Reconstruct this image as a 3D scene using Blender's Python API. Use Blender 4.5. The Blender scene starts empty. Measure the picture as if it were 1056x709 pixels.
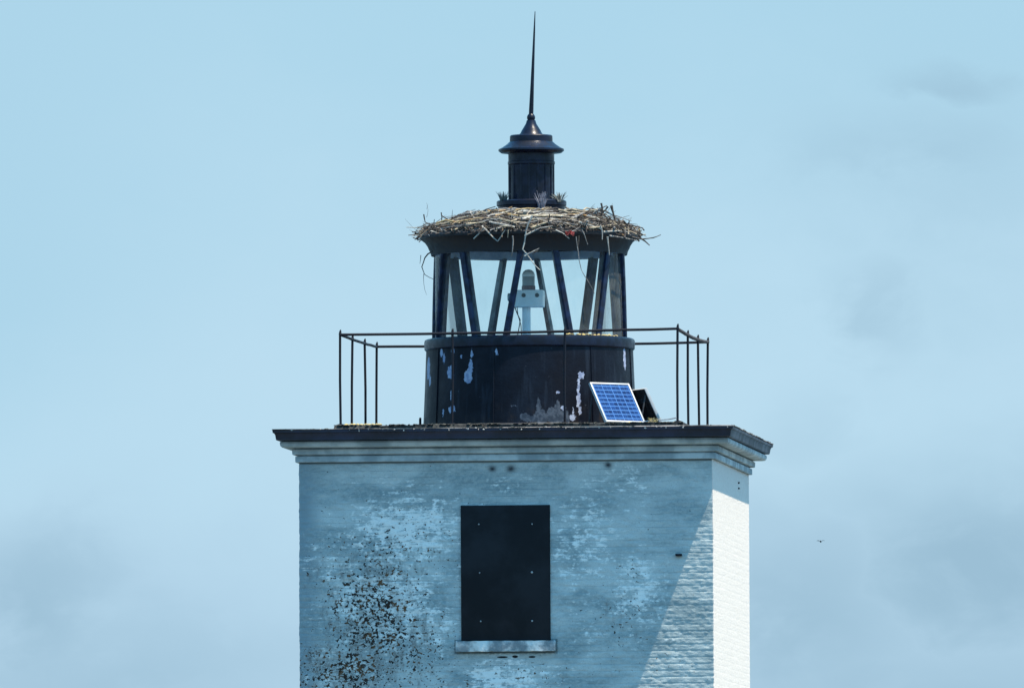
import bpy, bmesh, math, random
import numpy as np
from mathutils import Vector, Matrix

random.seed(11)
rng = np.random.default_rng(5)
R = math.radians
scn = bpy.context.scene
COL = scn.collection

# ------------------------------------------------------------------ camera
W = 4.28                      # width of the square tower
HW = W / 2
D = 180.0                     # distance of the boat the picture was taken from
YAW = R(5.7)
F_PX = 17838.0                # focal length in pixels of a 1056 wide picture
CAM = Vector((D * math.sin(YAW), -D * math.cos(YAW), 1.85))
cam_d = bpy.data.cameras.new('camera')
cam = bpy.data.objects.new('camera', cam_d)
COL.objects.link(cam)
cam_d.sensor_width = 36.0
cam_d.lens = 36.0 * F_PX / 1056.0
cam_d.clip_start = 1.0
cam_d.clip_end = 20000.0
ref = Vector((0.0, -HW, 9.0)) - CAM          # top of the front wall seen at 520.5, 475
az = math.atan2(ref.x, ref.y)
el = math.atan2(ref.z, math.hypot(ref.x, ref.y))
az += (528.0 - 520.7) / F_PX
el += (475.0 - 354.5) / F_PX
fw = Vector((math.sin(az) * math.cos(el), math.cos(az) * math.cos(el), math.sin(el)))
q = fw.to_track_quat('-Z', 'Y')
ROLL = R(-0.3)
cam.rotation_mode = 'QUATERNION'
cam.location = CAM
cam.rotation_quaternion = q @ Matrix.Rotation(ROLL, 4, 'Z').to_quaternion()
scn.camera = cam
CR = cam.rotation_quaternion.to_matrix()
C_RIGHT, C_UP, C_FWD = CR.col[0].copy(), CR.col[1].copy(), -CR.col[2]


def at(px, py, y):
    """World point seen at picture position px, py lying on the vertical plane of depth y."""
    d = C_FWD + C_RIGHT * ((px - 528.0) / F_PX) - C_UP * ((py - 354.5) / F_PX)
    t = (y - CAM.y) / d.y
    return CAM + d * t


# ------------------------------------------------------------------ node helper
class NT:
    def __init__(self, tree):
        self.t = tree
        self.n = tree.nodes
        self.l = tree.links

    def node(self, typ, **kw):
        nd = self.n.new(typ)
        for k, v in kw.items():
            setattr(nd, k, v)
        return nd

    def put(self, sock, v):
        if isinstance(v, bpy.types.NodeSocket):
            self.l.new(v, sock)
        elif v is not None:
            sock.default_value = v

    def m(self, op, a, b=None, c=None, clamp=False):
        nd = self.node('ShaderNodeMath', operation=op, use_clamp=clamp)
        self.put(nd.inputs[0], a)
        if b is not None:
            self.put(nd.inputs[1], b)
        if c is not None:
            self.put(nd.inputs[2], c)
        return nd.outputs[0]

    def v(self, op, a, b=None):
        nd = self.node('ShaderNodeVectorMath', operation=op)
        self.put(nd.inputs[0], a)
        if b is not None:
            self.put(nd.inputs[1], b)
        return nd.outputs['Value'] if op in ('DOT_PRODUCT', 'LENGTH') else nd.outputs[0]

    def ramp(self, x, a, b, lo=0.0, hi=1.0, smooth=True):
        nd = self.node('ShaderNodeMapRange', interpolation_type='SMOOTHSTEP' if smooth else 'LINEAR')
        self.put(nd.inputs[0], x)
        for i, q_ in enumerate((a, b, lo, hi)):
            self.put(nd.inputs[1 + i], q_)
        return nd.outputs[0]

    def mix(self, f, a, b, blend='MIX'):
        nd = self.node('ShaderNodeMix', data_type='RGBA', blend_type=blend)
        self.put(nd.inputs[0], f)
        self.put(nd.inputs[6], (*a, 1) if isinstance(a, tuple) and len(a) == 3 else a)
        self.put(nd.inputs[7], (*b, 1) if isinstance(b, tuple) and len(b) == 3 else b)
        return nd.outputs[2]

    def noise(self, vec, scale, detail=4.0, rough=0.55, dist=0.0):
        nd = self.node('ShaderNodeTexNoise')
        self.put(nd.inputs['Vector'], vec)
        nd.inputs['Scale'].default_value = scale
        nd.inputs['Detail'].default_value = detail
        nd.inputs['Roughness'].default_value = rough
        nd.inputs['Distortion'].default_value = dist
        return nd.outputs[0]

    def scaled(self, vec, s):
        return self.v('MULTIPLY', vec, s)

    def sep(self, vec):
        nd = self.node('ShaderNodeSeparateXYZ')
        self.put(nd.inputs[0], vec)
        return nd.outputs

    def blob(self, x, y, x0, y0, sx, sy):
        """gaussian bump"""
        a = self.m('DIVIDE', self.m('SUBTRACT', x, x0), sx)
        b = self.m('DIVIDE', self.m('SUBTRACT', y, y0), sy)
        r2 = self.m('ADD', self.m('MULTIPLY', a, a), self.m('MULTIPLY', b, b))
        return self.m('EXPONENT', self.m('MULTIPLY', r2, -1.0))


# ------------------------------------------------------------------ sky
SUN = Vector((1.0, -0.29, 2.58)).normalized()
world = bpy.data.worlds.new('World')
scn.world = world
world.use_nodes = True
world.node_tree.nodes.clear()
n = NT(world.node_tree)
out = n.node('ShaderNodeOutputWorld')
bg = n.node('ShaderNodeBackground')
n.l.new(bg.outputs[0], out.inputs[0])
sky = n.node('ShaderNodeTexSky', sky_type='NISHITA')
sky.sun_disc = False
sky.sun_elevation = math.asin(SUN.z)
sky.sun_rotation = math.atan2(SUN.x, SUN.y)
sky.altitude = 0
sky.air_density = 1.0
sky.dust_density = 0.6
sky.ozone_density = 1.6
SKY_STRENGTH = 0.13
bg.inputs['Strength'].default_value = SKY_STRENGTH
EXPOSURE = 0.80
K = 1.0 / (SKY_STRENGTH * 2 ** EXPOSURE)


def lin(r, g, b, k=1.0):
    f = lambda c: (c / 12.92 if c <= 0.04045 else ((c + 0.055) / 1.055) ** 2.4)
    return tuple(f(c / 255.0) * k for c in (r, g, b))


tc = n.node('ShaderNodeTexCoord')
d = tc.outputs['Generated']
# angles measured from a fixed bearing of the sky, in units of 1/1000 rad
u = n.m('MULTIPLY', n.v('DOT_PRODUCT', d, (math.cos(az), -math.sin(az), 0.0)), 1000.0)
w_ = n.m('MULTIPLY', n.m('SUBTRACT', n.sep(d)[2], math.sin(el)), 1000.0)
sz_ = n.sep(d)[2]
dn = n.scaled(d, (1.0, 1.0, 1.5))
big = n.noise(dn, 55.0, 4.0, 0.5)
mid = n.noise(dn, 150.0, 7.0, 0.58, 0.3)


def SU(px):
    return (px - 528.0) / F_PX * 1000.0


def SV(py):
    return -(py - 354.5) / F_PX * 1000.0


def SS(p):
    return p / F_PX * 1000.0


jx = n.m('MULTIPLY', n.m('SUBTRACT', mid, 0.5), 11.0)
jy = n.m('MULTIPLY', n.m('SUBTRACT', big, 0.5), 12.0)
uu = n.m('ADD', u, jx)
vv = n.m('ADD', w_, n.m('ADD', jy, n.m('MULTIPLY', jx, 0.6)))
# broad tint of the thin high haze: deeper at the top, palest in the middle
haze = n.mix(n.ramp(vv, SV(420), SV(-60)), lin(187, 221, 240, K), lin(173, 214, 235, K))
haze = n.mix(n.ramp(vv, SV(430), SV(640)), haze, lin(179, 212, 233, K))
left = n.ramp(u, SU(330), SU(-60))
haze = n.mix(n.m('MULTIPLY', left, n.ramp(vv, SV(560), SV(250))), haze, lin(173, 213, 234, K))
clouds = None
for (px, py, ax, ay, am) in ((985, 64, 70, 32, .60), (965, 150, 130, 55, .42), (1000, 200, 160, 170, .26), (905, 325, 55, 42, .45),
                             (850, 430, 60, 40, .25), (1040, 560, 190, 95, .95), (830, 640, 120, 110, .8), (960, 720, 260, 90, .7),
                             (30, 640, 85, 80, .8), (120, 700, 190, 60, .62), (40, 560, 50, 40, .3), (280, 690, 60, 60, .3)):
    b_ = n.m('MULTIPLY', n.blob(uu, vv, SU(px), SV(py), SS(ax), SS(ay)), am)
    clouds = b_ if clouds is None else n.m('MAXIMUM', clouds, b_)
clouds = n.m('MULTIPLY', clouds, n.ramp(mid, 0.25, 0.6, 0.75, 1.1), clamp=True)
far = n.ramp(n.noise(dn, 6.0, 6.0, 0.6), 0.45, 0.75)                # clouds over the rest of the sky, out of this view
haze = n.mix(clouds, haze, lin(156, 191, 213, K))
low = n.ramp(sz_, math.sin(R(5)), math.sin(R(24)), 1.0, 0.0)
nis = n.mix(1.0, sky.outputs[0], (0.53, 1.31, 1.42), 'MULTIPLY')
nis = n.mix(n.m('MULTIPLY', far, 0.2), nis, lin(190, 215, 238, K))
col = n.mix(low, nis, haze)
n.l.new(col, bg.inputs['Color'])

# ------------------------------------------------------------------ sun
sd = bpy.data.lights.new('sun', 'SUN')
sd.energy = 5.0
sd.angle = R(0.5)
sd.color = (1.0, 0.87, 0.69)
so = bpy.data.objects.new('sun', sd)
COL.objects.link(so)
so.rotation_mode = 'QUATERNION'
so.rotation_quaternion = SUN.to_track_quat('Z', 'Y')
so.location = (30, -10, 60)

scn.view_settings.view_transform = 'Standard'
scn.view_settings.look = 'None'
scn.view_settings.exposure = EXPOSURE
scn.view_settings.gamma = 1.0
scn.render.engine = 'CYCLES'
scn.cycles.transparent_max_bounces = 16


# ------------------------------------------------------------------ object helpers
def link(name, me, mat=None, parent=None, loc=None):
    o = bpy.data.objects.new(name, me)
    COL.objects.link(o)
    if me is not None and mat is not None:
        for mm in (mat if isinstance(mat, (list, tuple)) else [mat]):
            me.materials.append(mm)
    if parent is not None:
        o.parent = parent
    if loc is not None:
        o.location = loc
    return o


def obj(name, bm, mat, parent=None, smooth=35.0, loc=None):
    me = bpy.data.meshes.new(name)
    bmesh.ops.recalc_face_normals(bm, faces=bm.faces)
    bm.to_mesh(me)
    bm.free()
    if smooth:
        me.polygons.foreach_set('use_smooth', [True] * len(me.polygons))
        me.set_sharp_from_angle(angle=R(smooth))
    me.update()
    return link(name, me, mat, parent, loc)


def tag(o, label=None, cat=None, group=None, kind=None):
    if label:
        o['label'] = label
    if cat:
        o['category'] = cat
    if group:
        o['group'] = group
    if kind:
        o['kind'] = kind
    return o


def empty(name, loc, label, cat, group=None):
    o = bpy.data.objects.new(name, None)
    o.empty_display_size = 0.2
    COL.objects.link(o)
    o.location = loc
    return tag(o, label, cat, group)


def box(bm, lo, hi, bevel=0.0, mat=None):
    b = bmesh.new() if bevel else bm
    c = [(lo[i] + hi[i]) / 2 for i in range(3)]
    s = [hi[i] - lo[i] for i in range(3)]
    M = Matrix.Translation(c) @ Matrix.Diagonal((*s, 1))
    if mat is not None:
        M = mat @ M
    bmesh.ops.create_cube(b, size=1.0, matrix=M)
    if bevel:
        bmesh.ops.bevel(b, geom=list(b.edges), offset=bevel, segments=2, affect='EDGES', profile=0.6)
        join(bm, b)


def join(bm, other):
    me = bpy.data.meshes.new('tmp')
    other.to_mesh(me)
    other.free()
    bm.from_mesh(me)
    bpy.data.meshes.remove(me)


def lathe(bm, prof, segs=64, cx=0.0, cy=0.0, lean=(0.0, 0.0), jitter=0.0):
    """prof: (r, z). lean shifts the axis with height above the first point."""
    rings = []
    z0 = prof[0][1]
    for r, z in prof:
        ring = []
        ox, oy = cx + lean[0] * (z - z0), cy + lean[1] * (z - z0)
        if r < 1e-5:
            ring = [bm.verts.new((ox, oy, z))]
        else:
            for k in range(segs):
                a = 2 * math.pi * k / segs
                rr = r + (random.uniform(-jitter, jitter) if jitter else 0)
                ring.append(bm.verts.new((ox + rr * math.cos(a), oy + rr * math.sin(a), z)))
        rings.append(ring)
    for a, b in zip(rings, rings[1:]):
        if len(a) == 1 and len(b) == 1:
            continue
        for k in range(segs):
            k2 = (k + 1) % segs
            if len(a) == 1:
                bm.faces.new((a[0], b[k], b[k2]))
            elif len(b) == 1:
                bm.faces.new((a[k], b[0], a[k2]))
            else:
                bm.faces.new((a[k], b[k], b[k2], a[k2]))
    return rings


def tube(bm, pts, rad, segs=8, cap=True):
    pts = [Vector(p) for p in pts]
    if not isinstance(rad, (list, tuple)):
        rad = [rad] * len(pts)
    t0 = (pts[1] - pts[0]).normalized()
    ref_ = Vector((0, 0, 1)) if abs(t0.z) < 0.9 else Vector((1, 0, 0))
    nrm = t0.cross(ref_).normalized()
    rings = []
    for i, p in enumerate(pts):
        t = (pts[min(i + 1, len(pts) - 1)] - pts[max(i - 1, 0)]).normalized()
        nrm = (nrm - t * nrm.dot(t)).normalized()
        bn = t.cross(nrm)
        rings.append([bm.verts.new(p + (nrm * math.cos(2 * math.pi * k / segs) + bn * math.sin(2 * math.pi * k / segs)) * rad[i]) for k in range(segs)])
    for a, b in zip(rings, rings[1:]):
        for k in range(segs):
            bm.faces.new((a[k], a[(k + 1) % segs], b[(k + 1) % segs], b[k]))
    if cap:
        bm.faces.new(rings[0])
        bm.faces.new(list(reversed(rings[-1])))


def sweep_square(bm, prof, segs=48, jz=0.0, jo=0.0, cx=0.0, cy=0.0, half=HW, seed=1):
    """Moulding run round a square: prof is a list of (overhang, z)."""
    rg = np.random.default_rng(seed)
    N = 4 * segs

    def wave(a):
        k = rg.normal(size=N)
        k = np.convolve(np.concatenate([k[-3:], k, k[:3]]), np.ones(7) / 3.5, 'valid')
        ker = np.array([1, 2, 3, 2, 1], float)
        ker /= ker.sum()
        k = np.convolve(np.concatenate([k[-2:], k, k[:2]]), ker, 'valid')
        return k * a * 2
    rings = []
    for (o, z) in prof:
        h = half + o
        wz, wo = wave(jz), wave(jo)
        ring = []
        for s in range(4):
            a = R(-135 + 90 * s)
            b = R(-135 + 90 * (s + 1))
            p0 = Vector((math.cos(a), math.sin(a), 0)) * math.sqrt(2) * h
            p1 = Vector((math.cos(b), math.sin(b), 0)) * math.sqrt(2) * h
            nn = Vector((math.cos((a + b) / 2), math.sin((a + b) / 2), 0))
            for k in range(segs):
                i = s * segs + k
                p = p0.lerp(p1, k / segs)
                if k:
                    p += nn * wo[i]
                ring.append(bm.verts.new((cx + p.x, cy + p.y, z + wz[i])))
        rings.append(ring)
    for a, b in zip(rings, rings[1:]):
        for k in range(N):
            k2 = (k + 1) % N
            bm.faces.new((a[k], a[k2], b[k2], b[k]))
    return rings


# ------------------------------------------------------------------ materials
def new_mat(name):
    m = bpy.data.materials.new(name)
    m.use_nodes = True
    nt = NT(m.node_tree)
    b = m.node_tree.nodes['Principled BSDF']
    return m, nt, b


def simple(name, colr, rough=0.5, metal=0.0, var=0.35, scale=9.0, bump=0.0, bscale=60.0, second=None, spec=0.5):
    m, t, b = new_mat(name)
    co = t.node('ShaderNodeTexCoord').outputs['Object']
    nz = t.noise(co, scale, 5.0, 0.6)
    c2 = second if second else tuple(c * (1 - var) for c in colr)
    t.put(b.inputs['Base Color'], t.mix(t.ramp(nz, 0.38, 0.64), c2, colr))
    t.put(b.inputs['Roughness'], t.ramp(nz, 0.3, 0.7, min(1, rough + 0.12), max(0.03, rough - 0.08)))
    b.inputs['Metallic'].default_value = metal
    b.inputs['Specular IOR Level'].default_value = spec
    if bump:
        bp = t.node('ShaderNodeBump')
        bp.inputs['Strength'].default_value = bump
        bp.inputs['Distance'].default_value = 0.01
        t.put(bp.inputs['Height'], t.noise(co, bscale, 4.0, 0.6))
        t.put(b.inputs['Normal'], bp.outputs[0])
    return m


def wx(px):
    return (px - 520.7) / 99.7


def wz(py):
    return 9.0 - (py - 475.0) / 100.2


def wall_material():
    m, t, b = new_mat('weathered_white_brick_paint')
    co = t.node('ShaderNodeTexCoord').outputs['Object']
    x, y, z = t.sep(co)
    side = t.ramp(x, HW - 0.012, HW - 0.006)                     # the right hand face keeps its newer coat of paint
    h = t.scaled(co, (1.0, 1.0, 2.6))
    blot = t.noise(h, 1.3, 7.0, 0.62, 0.3)
    streak = t.noise(t.scaled(co, (1.6, 1.6, 8.5)), 3.6, 7.0, 0.68)
    fine = t.noise(t.scaled(co, (1.0, 1.0, 1.7)), 26.0, 5.0, 0.65)
    grain = t.noise(co, 95.0, 3.0, 0.6)
    lump0 = t.noise(co, 4.0, 5.0, 0.6)
    bk = t.node('ShaderNodeTexBrick')
    bk.offset = 0.5
    cx_ = t.node('ShaderNodeCombineXYZ')
    t.put(cx_.inputs[0], t.m('ADD', t.m('ADD', x, y), W))
    t.put(cx_.inputs[1], t.m('ADD', z, t.m('MULTIPLY', t.m('SUBTRACT', lump0, 0.5), 0.03)))
    t.put(bk.inputs['Vector'], cx_.outputs[0])
    bk.inputs['Scale'].default_value = 1.0
    bk.inputs['Brick Width'].default_value = 0.215
    bk.inputs['Row Height'].default_value = 0.067
    bk.inputs['Mortar Size'].default_value = 0.0055
    bk.inputs['Mortar Smooth'].default_value = 0.4
    bk.inputs['Color1'].default_value = (0, 0, 0, 1)
    bk.inputs['Color2'].default_value = (1, 1, 1, 1)
    bk.inputs['Mortar'].default_value = (0.5, 0.5, 0.5, 1)
    fz = t.m('FRACT', t.m('DIVIDE', t.sep(cx_.outputs[0])[1], 0.067))
    hj = t.ramp(t.m('MINIMUM', fz, t.m('SUBTRACT', 1.0, fz)), 0.115, 0.03)
    joint = t.m('MAXIMUM', t.m('MULTIPLY', hj, t.ramp(fine, 0.3, 0.55, 0.35, 1.0)), t.m('MULTIPLY', bk.outputs['Fac'], 0.3))
    brnd = t.sep(bk.outputs['Color'])[0]
    grime = (0.25, 0.325, 0.345)
    aged = (0.54, 0.605, 0.60)
    pale = (0.86, 0.89, 0.87)
    c = t.mix(t.ramp(blot, 0.36, 0.66), grime, aged)
    c = t.mix(t.m('MULTIPLY', t.ramp(fine, 0.4, 0.62), 0.35), c, aged)
    c = t.mix(t.m('MULTIPLY', joint, t.ramp(lump0, 0.40, 0.68, 0.02, 0.46)), c, (0.15, 0.19, 0.21))
    c = t.mix(t.m('MULTIPLY', t.ramp(grain, 0.5, 0.7), 0.3), c, (0.14, 0.20, 0.23))
    # bare old whitewash where the top coat has weathered, in bands along the courses
    reg = None
    for (px, py, ax, ay, am) in ((420, 545, 75, 50, 1.0), (400, 620, 80, 70, .9), (340, 580, 40, 40, .7), (640, 500, 60, 35, .62), (600, 560, 50, 60, .8),
                                 (655, 610, 40, 55, .85), (520, 700, 70, 26, .95), (350, 690, 60, 40, .6), (450, 650, 40, 40, .7), (600, 640, 40, 60, .5),
                                 (380, 500, 60, 20, .45), (520, 498, 60, 14, .5), (690, 670, 30, 50, .5)):
        g = t.m('MULTIPLY', t.blob(x, z, wx(px), wz(py), ax / 100, ay / 100), am)
        reg = g if reg is None else t.m('MAXIMUM', reg, g)
    lump = t.noise(t.scaled(co, (1.0, 1.0, 1.5)), 10.0, 5.0, 0.6)
    pv = t.m('ADD', t.m('MULTIPLY', lump, 0.45), t.m('ADD', t.m('MULTIPLY', streak, 0.35), t.m('MULTIPLY', fine, 0.3)))
    pm = t.ramp(t.m('ADD', pv, t.m('MULTIPLY', t.m('SUBTRACT', reg, 0.6), 0.27)), t.m('ADD', 0.535, t.m('ADD', t.m('MULTIPLY', t.m('SUBTRACT', 0.5, brnd), 0.07), t.m('MULTIPLY', joint, 0.06))), 0.66)
    # grime band at left edge
    edge = t.m('MULTIPLY', t.ramp(x, wx(338), wx(312)), t.ramp(blot, .3, .6, .2, .8))
    c = t.mix(edge, c, (0.17, 0.245, 0.29))
    # chips through to the brick
    den = None
    for (px, py, ax, ay, am) in ((385, 635, 62, 88, 1.0), (355, 690, 72, 36, 1.0), (425, 660, 50, 70, .75), (410, 560, 70, 42, .55), (470, 695, 60, 22, .3),
                                 (330, 590, 40, 40, .4), (640, 640, 30, 40, .5), (545, 695, 60, 15, .5), (650, 590, 20, 20, .5), (680, 690, 50, 30, .35)):
        g = t.m('MULTIPLY', t.blob(x, z, wx(px), wz(py), ax / 100, ay / 100), am)
        den = g if den is None else t.m('MAXIMUM', den, g)
    cl = t.m('ADD', t.noise(t.scaled(co, (1, 1, 1.3)), 7.0, 4.0, 0.6), t.m('MULTIPLY', joint, t.m('MULTIPLY', den, 0.13)))
    chip_n = t.noise(t.scaled(co, (1.0, 1.0, 1.2)), 33.0, 4.0, 0.58, 0.3)
    cm = t.m('ADD', chip_n, t.m('ADD', t.m('MULTIPLY', den, 0.222), t.m('MULTIPLY', t.m('SUBTRACT', cl, 0.5), 0.22)))
    chips = t.ramp(cm, 0.715, 0.755)
    halo = t.ramp(cm, 0.60, 0.70)
    stain = t.m('MULTIPLY', t.ramp(t.m('ADD', t.m('MULTIPLY', den, 0.42), t.noise(t.scaled(co, (1.7, 1.7, .8)), 7.0, 6.0, .65)), 0.70, 0.96), 0.72)
    c = t.mix(stain, c, (0.135, 0.12, 0.11))
    c = t.mix(t.m('MULTIPLY', pm, t.m('SUBTRACT', 0.92, t.m('MULTIPLY', stain, 0.5))), c, pale)
    c = t.mix(t.m('MULTIPLY', t.m('MULTIPLY', halo, den), 0.55), c, (0.55, 0.64, 0.65))
    brick = t.mix(t.ramp(t.noise(co, 9.0, 3.0), 0.48, 0.62), (0.030, 0.022, 0.018), (0.13, 0.070, 0.036))
    # the other face: clean white with a few marks
    white = t.mix(t.ramp(fine, 0.35, 0.6), (0.67, 0.615, 0.57), (0.75, 0.69, 0.64))
    white = t.mix(t.m('MULTIPLY', t.ramp(grain, 0.62, 0.7), 0.35), white, (0.32, 0.30, 0.27))
    c = t.mix(chips, c, brick)
    # slots where the mortar has gone below the sill
    for (px, py, ax, ay) in ((516.5, 677, 5.5, 1.0), (529.5, 676.6, 3.0, 1.4), (547, 677, 3.6, 1.0)):
        g = t.ramp(t.blob(x, z, wx(px), wz(py), ax / 100, ay / 100), 0.3, 0.42)
        c = t.mix(g, c, (0.012, 0.012, 0.014))
    # dirt round the sill, with its shadow outline painted in
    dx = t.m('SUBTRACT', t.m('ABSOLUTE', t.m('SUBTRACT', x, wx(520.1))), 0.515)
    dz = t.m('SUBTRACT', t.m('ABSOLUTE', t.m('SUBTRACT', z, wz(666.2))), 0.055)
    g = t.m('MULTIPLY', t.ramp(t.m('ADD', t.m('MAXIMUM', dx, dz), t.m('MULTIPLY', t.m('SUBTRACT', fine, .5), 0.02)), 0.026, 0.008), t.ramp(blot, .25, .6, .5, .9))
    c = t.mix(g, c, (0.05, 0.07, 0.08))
    g = t.m('MULTIPLY', t.ramp(t.m('ADD', z, t.m('MULTIPLY', t.m('SUBTRACT', fine, .5), 0.01)), 8.978, 8.99), 0.75)  # grime line that also paints the dark gap under the cornice
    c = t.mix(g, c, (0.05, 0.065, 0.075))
    # rust smudges high on the wall
    for (px, py, s_) in ((507, 483, 4.2), (526, 483, 4.6), (626.5, 480, 4.2)):
        g = t.m('MULTIPLY', t.blob(x, z, wx(px), wz(py), s_ / 100, s_ / 125), t.ramp(fine, .2, .5, .6, 1.0))
        c = t.mix(g, c, (0.035, 0.04, 0.05))
    c = t.mix(side, c, white)
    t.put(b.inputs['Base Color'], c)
    b.inputs['Roughness'].default_value = 0.8
    b.inputs['Specular IOR Level'].default_value = 0.25
    bp = t.node('ShaderNodeBump')
    bp.inputs['Strength'].default_value = 0.75
    bp.inputs['Distance'].default_value = 0.006
    t.put(bp.inputs['Height'], t.m('SUBTRACT', t.m('ADD', fine, t.m('MULTIPLY', grain, 0.5)), t.m('MULTIPLY', chips, 0.8)))
    t.put(b.inputs['Normal'], bp.outputs[0])
    return m


LX = 0.042        # axis of the lantern
RD = 1.09
PHI0 = YAW


def drum_material():
    m, t, b = new_mat('chipped_black_paint')
    co = t.node('ShaderNodeTexCoord').outputs['Object']
    x, y, z = t.sep(co)
    phi = t.m('ARCTAN2', x, t.m('MULTIPLY', y, -1.0))
    u_ = t.m('MULTIPLY', phi, 1.1)
    n1 = t.noise(co, 22.0, 5.0, 0.6)
    n2 = t.noise(co, 3.0, 5.0, 0.6)
    u2 = t.m('ADD', u_, t.m('MULTIPLY', t.m('SUBTRACT', n1, 0.5), 0.085))
    z2 = t.m('ADD', z, t.m('MULTIPLY', t.m('SUBTRACT', t.noise(co, 30.0, 5.0, 0.7), 0.5), 0.085))

    def mask(lst, lo=0.30, hi=0.42):
        acc = None
        for (px, py, ax, ay) in lst:
            s = max(-0.995, min(0.995, (px - 545.3) / 109.5))
            ph = math.asin(s)
            zc = (483.6 - 4.4 * math.cos(ph) - py) / 99.6 + 9.0 - 9.40
            g = t.blob(u2, z2, (PHI0 + ph) * 1.1, zc, ax / 100 / max(.3, math.cos(ph)), ay / 100)
            acc = g if acc is None else t.m('MAXIMUM', acc, g)
        return t.ramp(acc, lo, hi)
    pale = mask(((462.5, 383, 3.6, 6.5), (481, 388, 4.4, 6.5), (482.5, 380, 2.0, 7), (484, 377, 1.4, 7), (452.5, 363, 1.4, 4.5), (455, 369, 1.2, 5),
                 (464.5, 361, 1.6, 2.5), (484.5, 363, 1.2, 4.5), (510.5, 362.5, 1.3, 3), (465, 421.5, 3.2, 3.6), (464, 407, 1.0, 6), (473, 367, .8, 2),
                 (456, 425, .8, 4), (439, 379, 1.8, 12), (441, 392, 1.0, 6), (599, 387, 3.4, 3.6), (596.5, 394, 1.6, 4), (595.5, 409, 1.7, 12), (596.5, 424, 1.3, 4),
                 (580, 421, 2.0, 3), (589, 431, 3.0, 3), (590, 424, .9, 4), (574, 405, 1.5, 1.2), (645, 370, 1.2, 12)))
    grey = mask(((540, 430, 5, 4), (556, 430, 7, 8), (554, 420, 2.2, 9), (570, 429, 8, 9), (574, 422, 3.5, 9), (581, 431, 5, 9), (546, 432, 7, 3), (529, 418, 3, .8)))
    black = t.mix(t.ramp(n2, 0.35, 0.7), (0.0035, 0.0045, 0.010), (0.008, 0.011, 0.021))
    vs = t.noise(t.scaled(co, (1.0, 1.0, 0.12)), 14.0, 4.0, 0.6)
    black = t.mix(t.m('MULTIPLY', t.ramp(vs, 0.52, 0.72), 0.6), black, (0.020, 0.028, 0.045))
    rust = t.m('MULTIPLY', t.ramp(z, 0.30, 0.02), t.ramp(t.noise(t.scaled(co, (1, 1, .4)), 9.0, 5.0, 0.65), 0.5, 0.66))
    black = t.mix(t.m('MULTIPLY', rust, 0.7), black, (0.035, 0.026, 0.024))
    under = t.mix(t.ramp(n1, 0.35, 0.65), (0.22, 0.26, 0.40), (0.42, 0.46, 0.58))
    c = t.mix(t.m('MULTIPLY', grey, 0.8), black, t.mix(t.ramp(n1, 0.4, 0.6), (0.045, 0.06, 0.085), (0.10, 0.12, 0.155)))
    c = t.mix(pale, c, under)
    spots = t.ramp(t.noise(co, 44.0, 2.0, 0.5), 0.76, 0.78)
    c = t.mix(t.m('MULTIPLY', spots, 0.3), c, (0.25, 0.28, 0.34))
    t.put(b.inputs['Base Color'], c)
    t.put(b.inputs['Roughness'], t.ramp(n2, 0.3, 0.7, 0.52, 0.36))
    b.inputs['Specular IOR Level'].default_value = 0.16
    bp = t.node('ShaderNodeBump')
    bp.inputs['Strength'].default_value = 0.35
    bp.inputs['Distance'].default_value = 0.008
    t.put(bp.inputs['Height'], t.m('SUBTRACT', n1, pale))
    t.put(b.inputs['Normal'], bp.outputs[0])
    return m


def glass_material():
    m = bpy.data.materials.new('lantern_glass')
    m.use_nodes = True
    m.node_tree.nodes.clear()
    t = NT(m.node_tree)
    o = t.node('ShaderNodeOutputMaterial')
    tr = t.node('ShaderNodeBsdfTransparent')
    tr.inputs[0].default_value = (0.945, 0.99, 0.99, 1)
    gl = t.node('ShaderNodeBsdfGlossy')
    gl.inputs['Roughness'].default_value = 0.02
    df = t.node('ShaderNodeBsdfDiffuse')
    df.inputs[0].default_value = (0.82, 0.88, 0.84, 1)
    fr = t.node('ShaderNodeFresnel')
    fr.inputs[0].default_value = 1.35
    a = t.node('ShaderNodeMixShader')
    t.put(a.inputs[0], t.m('MULTIPLY', fr.outputs[0], 0.55))
    t.l.new(tr.outputs[0], a.inputs[1])
    t.l.new(gl.outputs[0], a.inputs[2])
    co = t.node('ShaderNodeTexCoord').outputs['Object']
    dirt = t.ramp(t.noise(t.scaled(co, (1, 1, .6)), 4.0, 6.0, 0.65), 0.35, 0.75, 0.02, 0.10)
    b2 = t.node('ShaderNodeMixShader')
    t.put(b2.inputs[0], dirt)
    t.l.new(a.outputs[0], b2.inputs[1])
    t.l.new(df.outputs[0], b2.inputs[2])
    t.l.new(b2.outputs[0], o.inputs[0])
    return m


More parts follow.
